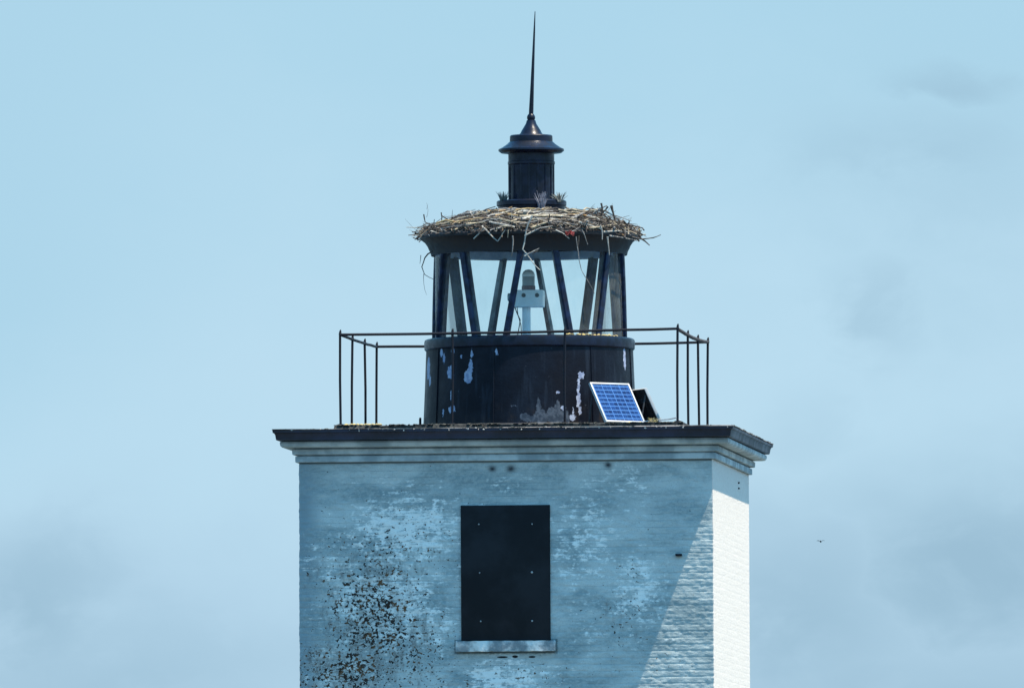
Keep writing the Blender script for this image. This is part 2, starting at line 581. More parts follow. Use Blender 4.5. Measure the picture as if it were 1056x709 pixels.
def cell_material():
    m, t, b = new_mat('blue_solar_cells')
    co = t.node('ShaderNodeTexCoord').outputs['Object']
    x, y, z = t.sep(co)
    nx, ny = 4.0, 9.0

    def line(v, cnt, wd):
        f = t.m('FRACT', t.m('MULTIPLY', v, cnt))
        a = t.m('ABSOLUTE', t.m('SUBTRACT', f, 0.5))
        return t.ramp(a, 0.5 - wd, 0.5 - wd * 0.5)
    lx = line(t.m('DIVIDE', x, 0.47), nx, 0.05)
    ly = line(t.m('DIVIDE', y, 0.45), ny, 0.15)
    bus = line(t.m('DIVIDE', x, 0.47), 8.0, 0.06)
    vo = t.node('ShaderNodeTexVoronoi')
    vo.inputs['Scale'].default_value = 34.0
    t.put(vo.inputs['Vector'], co)
    g = t.sep(vo.outputs['Color'])[0]
    c = t.mix(g, (0.004, 0.013, 0.070), (0.010, 0.040, 0.165))
    c = t.mix(t.m('MULTIPLY', bus, 0.4), c, (0.07, 0.17, 0.40))
    c = t.mix(t.m('MULTIPLY', t.m('MAXIMUM', lx, ly), 0.75), c, (0.07, 0.18, 0.44))
    t.put(b.inputs['Base Color'], c)
    b.inputs['Roughness'].default_value = 0.22
    b.inputs['Specular IOR Level'].default_value = 0.4
    return m


M_wall = wall_material()
M_trim = simple('aged_white_trim', (0.52, 0.59, 0.61), 0.8, var=0.4, scale=3.0, bump=0.1, bscale=14, second=(0.28, 0.34, 0.37))
M_slab = simple('tarred_roof_edge', (0.018, 0.025, 0.058), 0.45, scale=3.0, bump=0.08, bscale=12, second=(0.008, 0.011, 0.024))
M_sunlip = simple('patchy_sunlit_lip', (0.34, 0.31, 0.30), 0.8, scale=2.6, bump=0.2, second=(0.03, 0.03, 0.035))  # pale tone painting the sunlit lip of the slab
M_deck = simple('dark_mossy_deck', (0.055, 0.055, 0.05), 0.9, scale=16.0, bump=0.6, bscale=40, second=(0.018, 0.02, 0.022))
M_board = simple('black_painted_board', (0.0135, 0.0150, 0.020), 0.6, var=0.4, scale=2.2, spec=0.2)
M_sill = simple('flaking_sill_paint', (0.66, 0.73, 0.74), 0.85, scale=7.0, bump=0.5, bscale=50, second=(0.20, 0.25, 0.28))
M_drum = drum_material()
M_iron = simple('blue_black_iron', (0.008, 0.012, 0.030), 0.34, var=0.45, scale=10.0, bump=0.12, bscale=50, second=(0.0035, 0.005, 0.013), spec=0.28)
M_bar = simple('slate_painted_bars', (0.013, 0.025, 0.070), 0.4, scale=12.0, bump=0.15, second=(0.005, 0.009, 0.024), spec=0.3)
M_ring = simple('grey_blue_inner_ring', (0.55, 0.65, 0.78), 0.5, scale=8.0, second=(0.40, 0.48, 0.62))
M_roof = simple('soot_black_roof', (0.008, 0.009, 0.014), 0.6, scale=9.0, bump=0.25, second=(0.015, 0.016, 0.022))
M_rail = simple('rusty_black_rail', (0.005, 0.007, 0.015), 0.6, scale=7.0, bump=0.1, second=(0.009, 0.009, 0.014), spec=0.25)
M_rust = simple('rusted_rail', (0.07, 0.052, 0.048), 0.8, scale=15.0, bump=0.3, second=(0.02, 0.019, 0.024))
M_glass = glass_material()
M_beacon = simple('white_beacon_enamel', (0.86, 0.90, 0.90), 0.3, var=0.12, scale=5.0)
M_lens = simple('grey_lens', (0.24, 0.29, 0.31), 0.12, var=0.2, scale=5.0)
M_dome = simple('pale_dome', (0.8, 0.88, 0.88), 0.15, var=0.1)
M_red = simple('dull_red_band', (0.16, 0.045, 0.05), 0.5, var=0.3)
M_black = simple('black_rubber', (0.012, 0.013, 0.016), 0.6)
M_cells = cell_material()
M_alu = simple('aluminium_frame', (0.50, 0.52, 0.54), 0.45, metal=0.2, var=0.1)
M_back = simple('dark_panel_back', (0.020, 0.022, 0.03), 0.6, scale=14.0, second=(0.05, 0.05, 0.055))
M_screw = simple('dull_zinc', (0.42, 0.44, 0.46), 0.45, metal=0.3, var=0.3)
M_cloth = simple('faded_red_cloth', (0.30, 0.050, 0.060), 0.9, var=0.55, scale=30.0)
STICKS = [simple('straw_stick', (0.42, 0.355, 0.25), 0.9, scale=20.0, bump=0.5, second=(0.20, 0.165, 0.125)),
          simple('grey_stick', (0.28, 0.27, 0.26), 0.9, scale=20.0, bump=0.5, second=(0.12, 0.115, 0.115)),
          simple('brown_stick', (0.115, 0.09, 0.072), 0.9, scale=20.0, bump=0.5, second=(0.045, 0.037, 0.034)),
          simple('pale_bleached_stick', (0.50, 0.48, 0.43), 0.85, scale=20.0, bump=0.5, second=(0.26, 0.245, 0.23)),
          simple('orange_bark_stick', (0.36, 0.19, 0.075), 0.85, scale=25.0, second=(0.42, 0.33, 0.17)),
          simple('dark_twig', (0.05, 0.042, 0.04), 0.9, scale=20.0)]
M_tuft = simple('dry_grass', (0.25, 0.25, 0.24), 0.9, scale=30.0, second=(0.09, 0.10, 0.09))
M_lav = simple('bleached_grass', (0.34, 0.33, 0.38), 0.9, scale=30.0, second=(0.12, 0.12, 0.16))
M_moss = simple('grey_moss', (0.075, 0.075, 0.065), 0.95, scale=40.0, second=(0.025, 0.028, 0.026))
M_lichen = simple('yellow_lichen', (0.52, 0.40, 0.14), 0.95, scale=40.0, second=(0.28, 0.25, 0.16))
M_drop = simple('white_droppings', (0.66, 0.63, 0.60), 0.9, scale=40.0, second=(0.38, 0.34, 0.32))

# ------------------------------------------------------------------ ground and water (below the frame; they bounce light upwards)
bm = bmesh.new()
lathe(bm, [(0, -2.6), (400, -2.6), (2500, -2.6), (9000, -2.6)], 96)
mw, t, b = new_mat('sea_water')
b.inputs['Base Color'].default_value = (0.02, 0.055, 0.085, 1)
b.inputs['Roughness'].default_value = 0.18
bp = t.node('ShaderNodeBump')
bp.inputs['Strength'].default_value = 0.4
t.put(bp.inputs['Height'], t.noise(t.node('ShaderNodeTexCoord').outputs['Object'], 0.6, 4.0, 0.6))
t.put(b.inputs['Normal'], bp.outputs[0])
tag(obj('water', bm, mw), kind='structure')
bm = bmesh.new()
prof = [(0, 0.0), (6, -0.02), (14, -0.2), (20, -0.6), (26, -1.5), (31, -2.8), (33, -3.6)]
lathe(bm, prof, 80, jitter=0.0)
for v in bm.verts:
    r_ = math.hypot(v.co.x, v.co.y)
    if r_ > 8:
        k = 1 + 0.12 * math.sin(3 * math.atan2(v.co.y, v.co.x) + 1) + random.uniform(-0.04, 0.04)
        v.co.x *= k
        v.co.y *= k
        v.co.z += random.uniform(-0.15, 0.1)
mg = simple('coarse_grass_and_rock', (0.055, 0.075, 0.04), 0.95, scale=0.6, bump=0.7, bscale=3.0, second=(0.13, 0.13, 0.125))
tag(obj('ground', bm, mg), kind='structure')

# ------------------------------------------------------------------ the tower
tower = empty('lighthouse_tower', (0, 0, 0),
              'square brick lighthouse tower in peeling white paint with boarded window and dark cornice', 'lighthouse')


def vnoise(U, V, fu, fv, seed):
    rg = np.random.default_rng(seed)
    G = rg.random((256, 256))
    a, c_ = U * fu, V * fv
    i, j = np.floor(a).astype(int), np.floor(c_).astype(int)
    fa, fc = a - i, c_ - j
    fa, fc = fa * fa * (3 - 2 * fa), fc * fc * (3 - 2 * fc)
    g = lambda p, q_: G[p % 256, q_ % 256]
    return (g(i, j) * (1 - fa) * (1 - fc) + g(i + 1, j) * fa * (1 - fc) + g(i, j + 1) * (1 - fa) * fc + g(i + 1, j + 1) * fa * fc) - 0.5


def brick_relief(U, V):
    ch, bl, jt = 0.067, 0.215, 0.011
    V2 = V + 0.006 * vnoise(U, V, 1.4, 0.9, 3)
    row = np.floor(V2 / ch)
    fz = V2 / ch - row
    off = np.where(row % 2 == 0, 0.0, 0.5) + np.where(row % 6 == 3, 0.25, 0.0)
    cu = U / bl + off
    col_ = np.floor(cu)
    fu = cu - col_
    G = np.random.default_rng(9).random((64, 64))
    rnd = G[row.astype(int) % 64, col_.astype(int) % 64] - 0.5
    rnd_row = np.random.default_rng(19).random(512)[row.astype(int) % 512] - 0.5
    jz = np.clip(1 - np.minimum(fz, 1 - fz) * ch / jt, 0, 1)
    ju = np.clip(1 - np.minimum(fu, 1 - fu) * bl / jt, 0, 1)
    j = np.maximum(jz, ju * 0.3)
    wear = 0.55 + 0.9 * (vnoise(U, V, 1.1, 1.6, 21) + 0.5)
    low = np.clip((8.75 - V) / 0.7, 0.25, 1.0)                      # thicker paint towards the top of the wall
    d_ = low * (-0.0026 * j * wear + 0.0013 * rnd + 0.0004 * rnd_row) + 0.0042 * vnoise(U, V, 13, 16, 4) + 0.0048 * vnoise(U, V, 30, 36, 5) + 0.0022 * vnoise(U, V, 45, 60, 7) + 0.004 * vnoise(U, V, 2.2, 2.2, 6)
    return np.where(U > W + 1e-6, d_ * 0.22, d_)


def wall_mesh():
    zs = np.concatenate([np.linspace(0.0, 6.2, 40)[:-1], np.arange(6.2, 8.998, 0.0066), [9.0]])
    us = np.arange(0, W + 1e-6, W / 240)
    us2 = W + np.arange(0, W + 1e-6, W / 110)[1:]
    u_all = np.concatenate([us, us2])
    U, V = np.meshgrid(u_all, zs, indexing='ij')
    dd = brick_relief(U, V)
    X = np.where(U <= W, -HW + U, HW)
    Y = np.where(U <= W, -HW, -HW + (U - W))
    front = (U <= W + 1e-6)
    corner = np.abs(U - W) < 1e-6
    Y = Y - np.where(front, dd, 0)
    X = X + np.where((~front) | corner, dd, 0)
    X[0, :] = -HW + dd[0, :]
    P = np.stack([X, Y, V], -1)
    nu, nv = U.shape
    verts = P.reshape(-1, 3)
    idx = np.arange(nu * nv).reshape(nu, nv)
    q4 = np.stack([idx[:-1, :-1], idx[1:, :-1], idx[1:, 1:], idx[:-1, 1:]], -1).reshape(-1, 4)
    # plain back and left faces
    extra = np.array([[-HW, HW, 0], [-HW, HW, 9.0]])
    verts = np.concatenate([verts, extra])
    e0 = nu * nv
    faces = q4.tolist()
    faces.append([int(idx[-1, 0]), e0, e0 + 1] + [int(k) for k in idx[-1, ::-1]])
    faces.append([e0] + [int(k) for k in idx[0, :]] + [e0 + 1])
    me = bpy.data.meshes.new('wall')
    me.from_pydata(verts.tolist(), [], faces)
    me.polygons.foreach_set('use_smooth', [True] * len(me.polygons))
    me.update()
    me.set_sharp_from_angle(angle=R(50))
    return me


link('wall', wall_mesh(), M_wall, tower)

bm = bmesh.new()
sweep_square(bm, [(-0.10, 9.003), (0.030, 9.003), (0.034, 9.010), (0.034, 9.058), (0.032, 9.064), (0.008, 9.066), (0.008, 9.078), (0.055, 9.080), (0.062, 9.088), (0.064, 9.132), (0.060, 9.137),
                  (0.03, 9.139), (0.03, 9.150), (0.10, 9.151), (0.125, 9.152), (0.158, 9.156), (0.172, 9.170), (0.178, 9.195), (0.172, 9.212), (0.15, 9.222), (-0.1, 9.225)], 12, 0.0003, 0.0, seed=3)
obj('cornice', bm, M_trim, tower, smooth=25)

bm = bmesh.new()
rings = sweep_square(bm, [(-0.35, 9.226), (0.195, 9.222), (0.205, 9.228), (0.213, 9.275), (0.222, 9.292), (0.236, 9.300), (0.240, 9.322), (0.225, 9.332), (0.0, 9.340), (-0.45, 9.342)],
                     16, 0.0008, 0.0, seed=8)
for v in bm.verts:
    if v.co.y < -HW:
        v.co.y -= 0.066 * min(1.0, (-HW - v.co.y) / 0.15)  # front overhang drawn out to carry its shadow further down the wall
bm.faces.new(rings[-1])
obj('roof_slab', bm, M_slab, tower, smooth=30)

bm = bmesh.new()
sweep_square(bm, [(0.238, 9.3265), (0.2435, 9.3275), (0.2435, 9.3345), (0.226, 9.3375), (0.216, 9.336), (0.216, 9.330), (0.238, 9.3265)], 60, 0.0012, 0.0008, seed=31)
for v in bm.verts:
    if v.co.y < -HW:
        v.co.y -= 0.066 * min(1.0, (-HW - v.co.y) / 0.15)
obj('sunlit_lip_strip', bm, M_sunlip, tower, smooth=30)  # pale strip added to stand in for the sunlit slab lip
bm = bmesh.new()
rings = sweep_square(bm, [(0.0, 9.335), (0.008, 9.36), (0.0, 9.392), (-0.02, 9.40)], 60, 0.003, 0.006, half=1.805, seed=12)
bm.faces.new(rings[-1])
obj('gallery_deck', bm, M_deck, tower, smooth=30)

# boarded window with its sill and screws
bm = bmesh.new()
box(bm, (wx(474.3), -HW - 0.024, wz(660.0)), (wx(566.3), -HW + 0.05, wz(520.6)), 0.004)
board = obj('boarded_window', bm, M_board, tower)
for (px, py, s_) in ((493, 540, 1.0), (548, 540.3, .9), (493.6, 590, .9), (547.5, 590, 1.35), (494.5, 640, 1.0), (547.5, 640, 1.15)):
    bm = bmesh.new()
    x0, z0 = wx(px), wz(py)
    r_ = 0.0085 * s_
    b2 = bmesh.new()
    lathe(b2, [(0, 0.006), (r_ * 0.6, 0.0055), (r_, 0.002), (r_, -0.002)], 12)
    bmesh.ops.transform(b2, matrix=Matrix.Translation((x0, -HW - 0.024, z0)) @ Matrix.Rotation(R(90), 4, 'X'), verts=b2.verts)
    join(bm, b2)
    obj('screw', bm, M_screw, board)
bm = bmesh.new()
box(bm, (wx(468.6), -HW - 0.055, wz(671.2)), (wx(571.6), -HW + 0.05, wz(660.3)), 0.006)
bmesh.ops.subdivide_edges(bm, edges=[e for e in bm.edges if e.calc_length() > 0.5], cuts=24)
for v in bm.verts:
    v.co += Vector((0, random.uniform(-0.003, 0.003), random.uniform(-0.0028, 0.0028)))
obj('window_sill', bm, M_sill, tower)

# bracket stub in the front wall, bolts in the side face
bm = bmesh.new()
box(bm, (wx(695.5), -HW - 0.05, wz(574.6)), (wx(702.0), -HW + 0.03, wz(572.2)), 0.004)
obj('iron_bracket', bm, M_rail, tower)
for zz in (497.5, 503.2):
    bm = bmesh.new()
    p = at(763.5, zz, 0.85)
    tube(bm, [(HW - 0.02, 0.85, p.z), (HW + 0.015, 0.85, p.z)], 0.010, 8)
    obj('wall_bolt', bm, M_rail, tower)

# ------------------------------------------------------------------ lantern room
ZD = 9.40
lant = empty('lantern_room', (LX, 0, ZD),
             'black round iron lantern with slanted glazing bars and tall spike on the tower roof', 'lantern')


def L(z):
    return z - ZD


bm = bmesh.new()
lathe(bm, [(1.105, L(9.39)), (1.13, L(9.40)), (1.128, L(9.425)), (1.112, L(9.44)), (1.095, L(9.8)), (1.078, L(10.24)), (1.0, L(10.24)), (0.0, L(10.24))], 128)
drum = obj('drum', bm, M_drum, lant)
bm = bmesh.new()
lathe(bm, [(1.0, L(10.238)), (1.085, L(10.232)), (1.096, L(10.245)), (1.098, L(10.32)), (1.092, L(10.340)), (1.075, L(10.350)), (0.93, L(10.352)), (0.91, L(10.30)), (0.91, L(10.242))], 128)
obj('drum_rim', bm, M_iron, drum)
bm = bmesh.new()
lathe(bm, [(0.0, L(10.246)), (0.5, L(10.246)), (0.905, L(10.246))], 64)
obj('lantern_floor', bm, M_ring, lant)  # unseen pale disc added to bounce light onto the beacon
# seam strap on the drum and pipe at its right
bm = bmesh.new()
for a in (-61, -20, 36, 75):
    ph = PHI0 + R(a)
    tube(bm, [(1.116 * math.sin(ph), -1.116 * math.cos(ph), L(9.44)), (1.080 * math.sin(ph), -1.080 * math.cos(ph), L(10.235))], 0.006, 6)
obj('seam_strap', bm, M_drum, drum)
bm = bmesh.new()
pa = at(650.3, 366, 0.12)
pb = at(650.6, 436, 0.12)
tube(bm, [(pa.x - LX, 0.12, L(10.24)), (pb.x - LX, 0.12, L(9.40))], 0.020, 10)
obj('drain_pipe', bm, M_iron, lant)

# slanted glazing bars, leaning left and right by turns
RG = 0.995
ZB, ZT = L(10.345), L(11.235)


def gp(phi, z, r=RG):
    return Vector((r * math.sin(phi), -r * math.cos(phi), z))


TILT = R(4.75)
angs = [PHI0 + R(-39.4 + 30 * k) for k in range(12)]


def ends(k):
    s = -1 if k % 2 == 0 else 1          # even bars: top to the left
    return angs[k % 12] + s * TILT, angs[k % 12] - s * TILT   # top, bottom


for k in range(12):
    ta, ba = ends(k)
    bm = bmesh.new()
    # rectangular section 7 cm wide, 5 cm deep
    rows = []
    for f in np.linspace(0, 1, 7):
        a = ba + (ta - ba) * f
        z = ZB + (ZT - ZB) * f
        rad = Vector((math.sin(a), -math.cos(a), 0))
        tan = Vector((math.cos(a), math.sin(a), 0))
        c = gp(a, z, RG * (1 - 0.0 * f))
        wd = 0.034
        prof = [(-wd, 0.0), (-wd, 0.012), (-wd * 0.55, 0.024), (wd * 0.55, 0.024), (wd, 0.012), (wd, 0.0), (wd * 0.6, -0.085), (-wd * 0.6, -0.085)]
        rows.append([bm.verts.new(c + tan * p + rad * q_) for p, q_ in prof])
    for a_, b_ in zip(rows, rows[1:]):
        for j in range(8):
            bm.faces.new((a_[j], a_[(j + 1) % 8], b_[(j + 1) % 8], b_[j]))
    bm.faces.new(rows[0])
    bm.faces.new(rows[-1])
    obj('glazing_bar', bm, M_bar, lant, smooth=30)
for k in range(12):
    t0, b0 = ends(k)
    t1, b1 = ends(k + 1)
    if k == 11:
        t1 += 2 * math.pi
        b1 += 2 * math.pi
    bm = bmesh.new()
    nc = 6
    lo = [bm.verts.new(gp(b0 + (b1 - b0) * i / nc, ZB, RG - 0.012)) for i in range(nc + 1)]
    hi = [bm.verts.new(gp(t0 + (t1 - t0) * i / nc, ZT, RG - 0.012)) for i in range(nc + 1)]
    for i in range(nc):
        bm.faces.new((lo[i], lo[i + 1], hi[i + 1], hi[i]))
    obj('glass_pane', bm, M_glass, lant)
bm = bmesh.new()
lathe(bm, [(0.985, L(11.228)), (0.985, L(11.31)), (0.945, L(11.31)), (0.94, L(11.236)), (0.945, L(11.228)), (0.985, L(11.228))], 96)
obj('inner_ring', bm, M_ring, lant)

bm = bmesh.new()
lathe(bm, [(0.0, L(11.45)), (0.60, L(11.42)), (0.93, L(11.318)), (0.988, L(11.314)), (0.988, L(11.226)), (1.022, L(11.224)), (1.03, L(11.262)), (1.045, L(11.288)), (1.058, L(11.32)), (1.085, L(11.36)), (1.118, L(11.385)), (1.135, L(11.395)), (1.140, L(11.418)), (1.125, L(11.43)),
           (0.75, L(11.565)), (0.37, L(11.69)), (0.0, L(11.72))], 112)
roof = obj('lantern_roof', bm, M_roof, lant)

VX = 0.028    # the vent stands slightly right of the lantern axis
bm = bmesh.new()
lathe(bm, [(0.235, L(11.67)), (0.232, L(11.79)), (0.232, L(12.13)), (0.236, L(12.165)), (0.246, L(12.175)), (0.246, L(12.20)), (0.240, L(12.205)), (0.240, L(12.285)), (0.0, L(12.29))], 64, VX)
for k in range(16):
    a = 2 * math.pi * k / 16
    p = Vector((VX + 0.231 * math.cos(a), 0.231 * math.sin(a), 0))
    tube(bm, [p + Vector((0, 0, L(11.79))), p + Vector((0, 0, L(12.17)))], 0.012, 6)
vent = obj('vent', bm, M_iron, lant)
bm = bmesh.new()
lathe(bm, [(0.23, L(11.672)), (0.330, L(11.675)), (0.345, L(11.69)), (0.350, L(11.735)), (0.364, L(11.742)), (0.364, L(11.785)), (0.352, L(11.795)), (0.23, L(11.80))], 64, VX)
obj('vent_collar', bm, M_iron, vent)
bm = bmesh.new()
lathe(bm, [(0.0, L(12.286)), (0.24, L(12.284)), (0.315, L(12.292)), (0.343, L(12.315)), (0.341, L(12.332)), (0.30, L(12.352)), (0.252, L(12.385)), (0.232, L(12.405)), (0.224, L(12.410)), (0.222, L(12.468)), (0.212, L(12.478)),
           (0.125, L(12.486)), (0.112, L(12.50)), (0.098, L(12.53)), (0.076, L(12.565)), (0.055, L(12.60)), (0.046, L(12.632)), (0.036, L(12.638)), (0.043, L(12.652)), (0.043, L(12.672)), (0.034, L(12.69)), (0.026, L(12.70)), (0.0, L(12.70))], 64, VX)
obj('vent_cap', bm, M_iron, vent)
bm = bmesh.new()
lathe(bm, [(0.0, L(12.69)), (0.024, L(12.695)), (0.024, L(12.74)), (0.0195, L(12.95)), (0.0145, L(13.25)), (0.0095, L(13.56)), (0.004, L(13.765)), (0.0, L(13.775))], 20, VX, lean=(0.044, 0.0))
obj('spike', bm, M_iron, lant)

# ------------------------------------------------------------------ railing
rail = empty('gallery_railing', (0, 0, 9.40), 'thin rusty iron railing with slim posts around the roof gallery', 'railing')
S = 1.75
corners = [(-S, -S, 10.335), (S, -S, 10.362), (S, S, 10.385), (-S, S, 10.372)]
for i in range(4):
    a, b_ = Vector(corners[i]), Vector(corners[(i + 1) % 4])
    pts = []
    for f in np.linspace(0, 1, 13):
        p = a.lerp(b_, f)
        p.z += -0.014 * math.sin(math.pi * f) * (1.6 if i == 1 else 0.6) + random.uniform(-0.002, 0.002) - 9.40
        pts.append(p)
    bm = bmesh.new()
    tube(bm, pts, 0.0142 if i != 1 else 0.0185, 10)
    obj('handrail', bm, M_rust if i == 1 else M_rail, rail)
    for j in range(3):
        p = a.lerp(b_, j / 3.0)
        p.z += -0.014 * math.sin(math.pi * j / 3) * (1.6 if i == 1 else 0.6)
        bm = bmesh.new()
        lx_, ly_ = random.uniform(-.008, .008), random.uniform(-.008, .008)
        foot = Vector((p.x + lx_ * 1.5, p.y + ly_, 0.0))
        top = Vector((p.x, p.y, p.z - 9.40))
        midp = foot.lerp(top, 0.5) + Vector((random.uniform(-.005, .005), 0, 0))
        tube(bm, [foot, midp, top + Vector((0, 0, 0.005))], 0.0128, 8)
        tube(bm, [top + Vector((0, 0, 0.0)), top + Vector((0.003, 0, 0.035)), top + Vector((0.006, 0, 0.052))], [0.016, 0.011, 0.005], 8)
        lathe(bm, [(0.0, 0.001), (0.034, 0.001), (0.034, 0.010), (0.018, 0.014), (0.0, 0.014)], 12, foot.x, foot.y)
        obj('post', bm, M_rail, rail)
bm = bmesh.new()
p = at(433.3, 430, -0.2)
tube(bm, [(0, 0, 0), (0.0, 0, 0.12), (0.002, 0, 0.14)], [0.013, 0.013, 0.010], 8)
tag(obj('pipe_stub', bm, M_rail, loc=(p.x, -0.2, 9.398)), 'short black iron stub standing at the left foot of the drum', 'pipe stub')

# ------------------------------------------------------------------ beacon in the lantern
BX = 0.022
ZF = 10.241
beacon = empty('beacon_light', (BX, 0, ZF), 'white beacon lamp with boxy housing on a post inside the lantern', 'beacon')
Bz = lambda z: z - ZF
bm = bmesh.new()
lathe(bm, [(0.10, 0.0), (0.10, 0.012), (0.046, 0.018), (0.044, Bz(10.70)), (0.0, Bz(10.70))], 24, -0.012)
obj('post', bm, M_beacon, beacon)
bm = bmesh.new()
box(bm, (-0.150, -0.115, Bz(10.685)), (0.172, 0.115, Bz(10.862)), 0.012)
hb = obj('housing', bm, M_beacon, beacon)
for hx in (-0.028, 0.112):
    bm = bmesh.new()
    tube(bm, [(hx, -0.113, Bz(10.805)), (hx, -0.123, Bz(10.805))], 0.022, 16)
    obj('socket', bm, M_black, hb)
bm = bmesh.new()
tube(bm, [(-0.15, -0.03, Bz(10.79)), (-0.155, -0.03, Bz(10.79)), (-0.2, -0.03, Bz(10.79)), (-0.205, -0.03, Bz(10.79))], [0.032, 0.042, 0.042, 0.03], 16)
obj('side_lug', bm, M_lens, hb)
bm = bmesh.new()
lathe(bm, [(0.0, Bz(10.862)), (0.072, Bz(10.862)), (0.072, Bz(10.905)), (0.064, Bz(10.91)), (0.0, Bz(10.912))], 32, 0.012)
lamp = obj('lamp', bm, M_red, beacon)
bm = bmesh.new()
lathe(bm, [(0.0, Bz(10.90)), (0.066, Bz(10.905)), (0.066, Bz(11.005)), (0.0, Bz(11.01))], 32, 0.012)
obj('lens', bm, M_lens, lamp)
bm = bmesh.new()
lathe(bm, [(0.064, Bz(11.0)), (0.068, Bz(11.012)), (0.066, Bz(11.03)), (0.054, Bz(11.055)), (0.032, Bz(11.073)), (0.0, Bz(11.08))], 32, 0.012)
obj('dome', bm, M_dome, lamp)
bm = bmesh.new()
tube(bm, [(-0.125, -0.10, Bz(10.69)), (-0.10, -0.10, Bz(10.62)), (-0.068, -0.09, Bz(10.55)), (-0.075, -0.09, Bz(10.50)), (-0.09, -0.09, Bz(10.42)), (-0.12, -0.08, Bz(10.30)), (-0.13, -0.08, Bz(10.245))], 0.006, 6)
tube(bm, [(-0.10, -0.10, Bz(10.69)), (-0.09, -0.10, Bz(10.6)), (-0.062, -0.08, Bz(10.5)), (-0.055, -0.075, Bz(10.38))], 0.005, 6)
obj('cable', bm, M_black, beacon)


# ------------------------------------------------------------------ solar panels
def solar(name, label, loc, az_, tilt, a, b_, back=False):
    """az_: bearing the panel faces, turned right from straight out of the front; tilt from flat."""
    root = empty(name, loc, label, 'solar panel')
    root.rotation_euler = (0, 0, az_)
    fr = 0.018

    def place(o):
        # local panel: x along the horizontal edge, y up the slope
        o.rotation_euler = (tilt, 0, 0)
        o.location = (0, 0, 0.03)
    bm = bmesh.new()
    box(bm, (-a / 2, 0, -0.03), (-a / 2 + fr, b_, 0.0), 0.002)
    box(bm, (a / 2 - fr, 0, -0.03), (a / 2, b_, 0.0), 0.002)
    box(bm, (-a / 2 + fr, 0, -0.0301), (a / 2 - fr, fr, -0.0002), 0.002)
    box(bm, (-a / 2 + fr, b_ - fr, -0.0301), (a / 2 - fr, b_, -0.0002), 0.002)
    o = obj('frame', bm, M_alu, root)
    place(o)
    bm = bmesh.new()
    box(bm, (-a / 2 + fr - .002, fr - .002, -0.014), (a / 2 - fr + .002, b_ - fr + .002, -0.006))
    o = obj('cell_sheet', bm, M_cells, root)
    place(o)
    bm = bmesh.new()
    box(bm, (-a / 2 + .004, .004, -0.036), (a / 2 - .004, b_ - .004, -0.0303))
    box(bm, (-0.06, b_ * 0.55, -0.056), (0.06, b_ * 0.75, -0.036), 0.004)
    o = obj('back_sheet', bm, M_back, root)
    place(o)
    for s in (-1, 1):
        bm = bmesh.new()
        top = Vector((s * (a / 2 - 0.03), math.cos(tilt) * b_ * 0.85 + math.sin(tilt) * 0.036, 0.03 + math.sin(tilt) * b_ * 0.85 - math.cos(tilt) * 0.036))
        tube(bm, [top, (top.x, top.y + 0.06, 0.008)], 0.010, 6)
        tube(bm, [(top.x, 0.0, 0.012), (top.x, top.y + 0.09, 0.012)], 0.010, 6)
        obj('leg', bm, M_back, root)
    return root


AZ1 = R(40) + YAW
p1 = at(645.5, 436, -1.15)
solar('solar_panel', 'blue solar panel with pale frame leaning at the right foot of the drum', (p1.x, -1.15, 9.402), AZ1, R(58), 0.53, 0.49)
p2 = at(676.0, 436, -0.25)
solar('solar_panel', 'dark backed solar panel half hidden behind the blue one', (p2.x, -0.25, 9.402), R(110) + YAW, R(65), 0.45, 0.42)

# cable along the deck
bm = bmesh.new()
pts = [at(664, 434.5, -1.3), at(672, 433.5, -1.32), at(682, 432.6, -1.35), at(690, 432.0, -1.4), at(697, 430.5, -1.5), at(702, 434, -1.6)]
c0 = pts[0].copy()
tube(bm, [p - c0 for p in pts], 0.007, 6)
tag(obj('deck_cable', bm, M_alu, loc=c0), 'pale cable lying on the roof deck right of the solar panels', 'cable')

# ------------------------------------------------------------------ nest
nest = empty('osprey_nest', (LX, 0, 11.43), 'wide untidy nest of dry sticks spread over the lantern roof', 'nest')
N0 = Vector((LX, 0, 11.43))


def cone_z(r):
    return 11.43 + (1.125 - r) * (0.262 / 0.755)


def stick_pts(length, phi, r, lift, tang, pitch, nseg=4, bend=0.06):
    rad = Vector((math.sin(phi), -math.cos(phi), 0))
    tan = Vector((math.cos(phi), math.sin(phi), 0))
    c = rad * r + Vector((LX, 0, cone_z(min(r, 1.13)) + lift))
    slope = -0.347
    dirv = (tan * math.cos(tang) + (rad + Vector((0, 0, slope))) * math.sin(tang))
    dirv = (dirv + Vector((0, 0, math.tan(pitch)))).normalized()
    up = Vector((0, 0, 1))
    side = dirv.cross(up).normalized()
    b1, b2_ = random.uniform(-bend, bend), random.uniform(-bend, bend)
    pts = []
    for i in range(nseg + 1):
        f = i / nseg - 0.5
        k = (0.25 - f * f) * 4
        p = c + dirv * (length * f) + side * (b1 * length * k) + up * (b2_ * length * k)
        p += Vector((random.uniform(-1, 1), random.uniform(-1, 1), random.uniform(-1, 1))) * length * 0.018
        # stay outside the roof
        q_ = p - Vector((LX, 0, 0))
        rr = math.hypot(q_.x, q_.y)
        if rr < 1.125:
            p.z = min(max(p.z, cone_z(rr) + 0.008), cone_z(rr) + (0.03 if rr < 0.62 else 0.07) + random.uniform(0, 0.02) + 0.075 * math.exp(-((math.sin(math.atan2(q_.x, -q_.y) - PHI0) * rr - 0.76) / 0.14) ** 2))
        pts.append(p)
    return pts


def add_stick(bm, pts, r0, segs=5):
    nn = len(pts)
    rs = [r0 * (1 - 0.55 * i / (nn - 1)) * random.uniform(0.85, 1.15) for i in range(nn)]
    tube(bm, [p - N0 for p in pts], rs, segs)


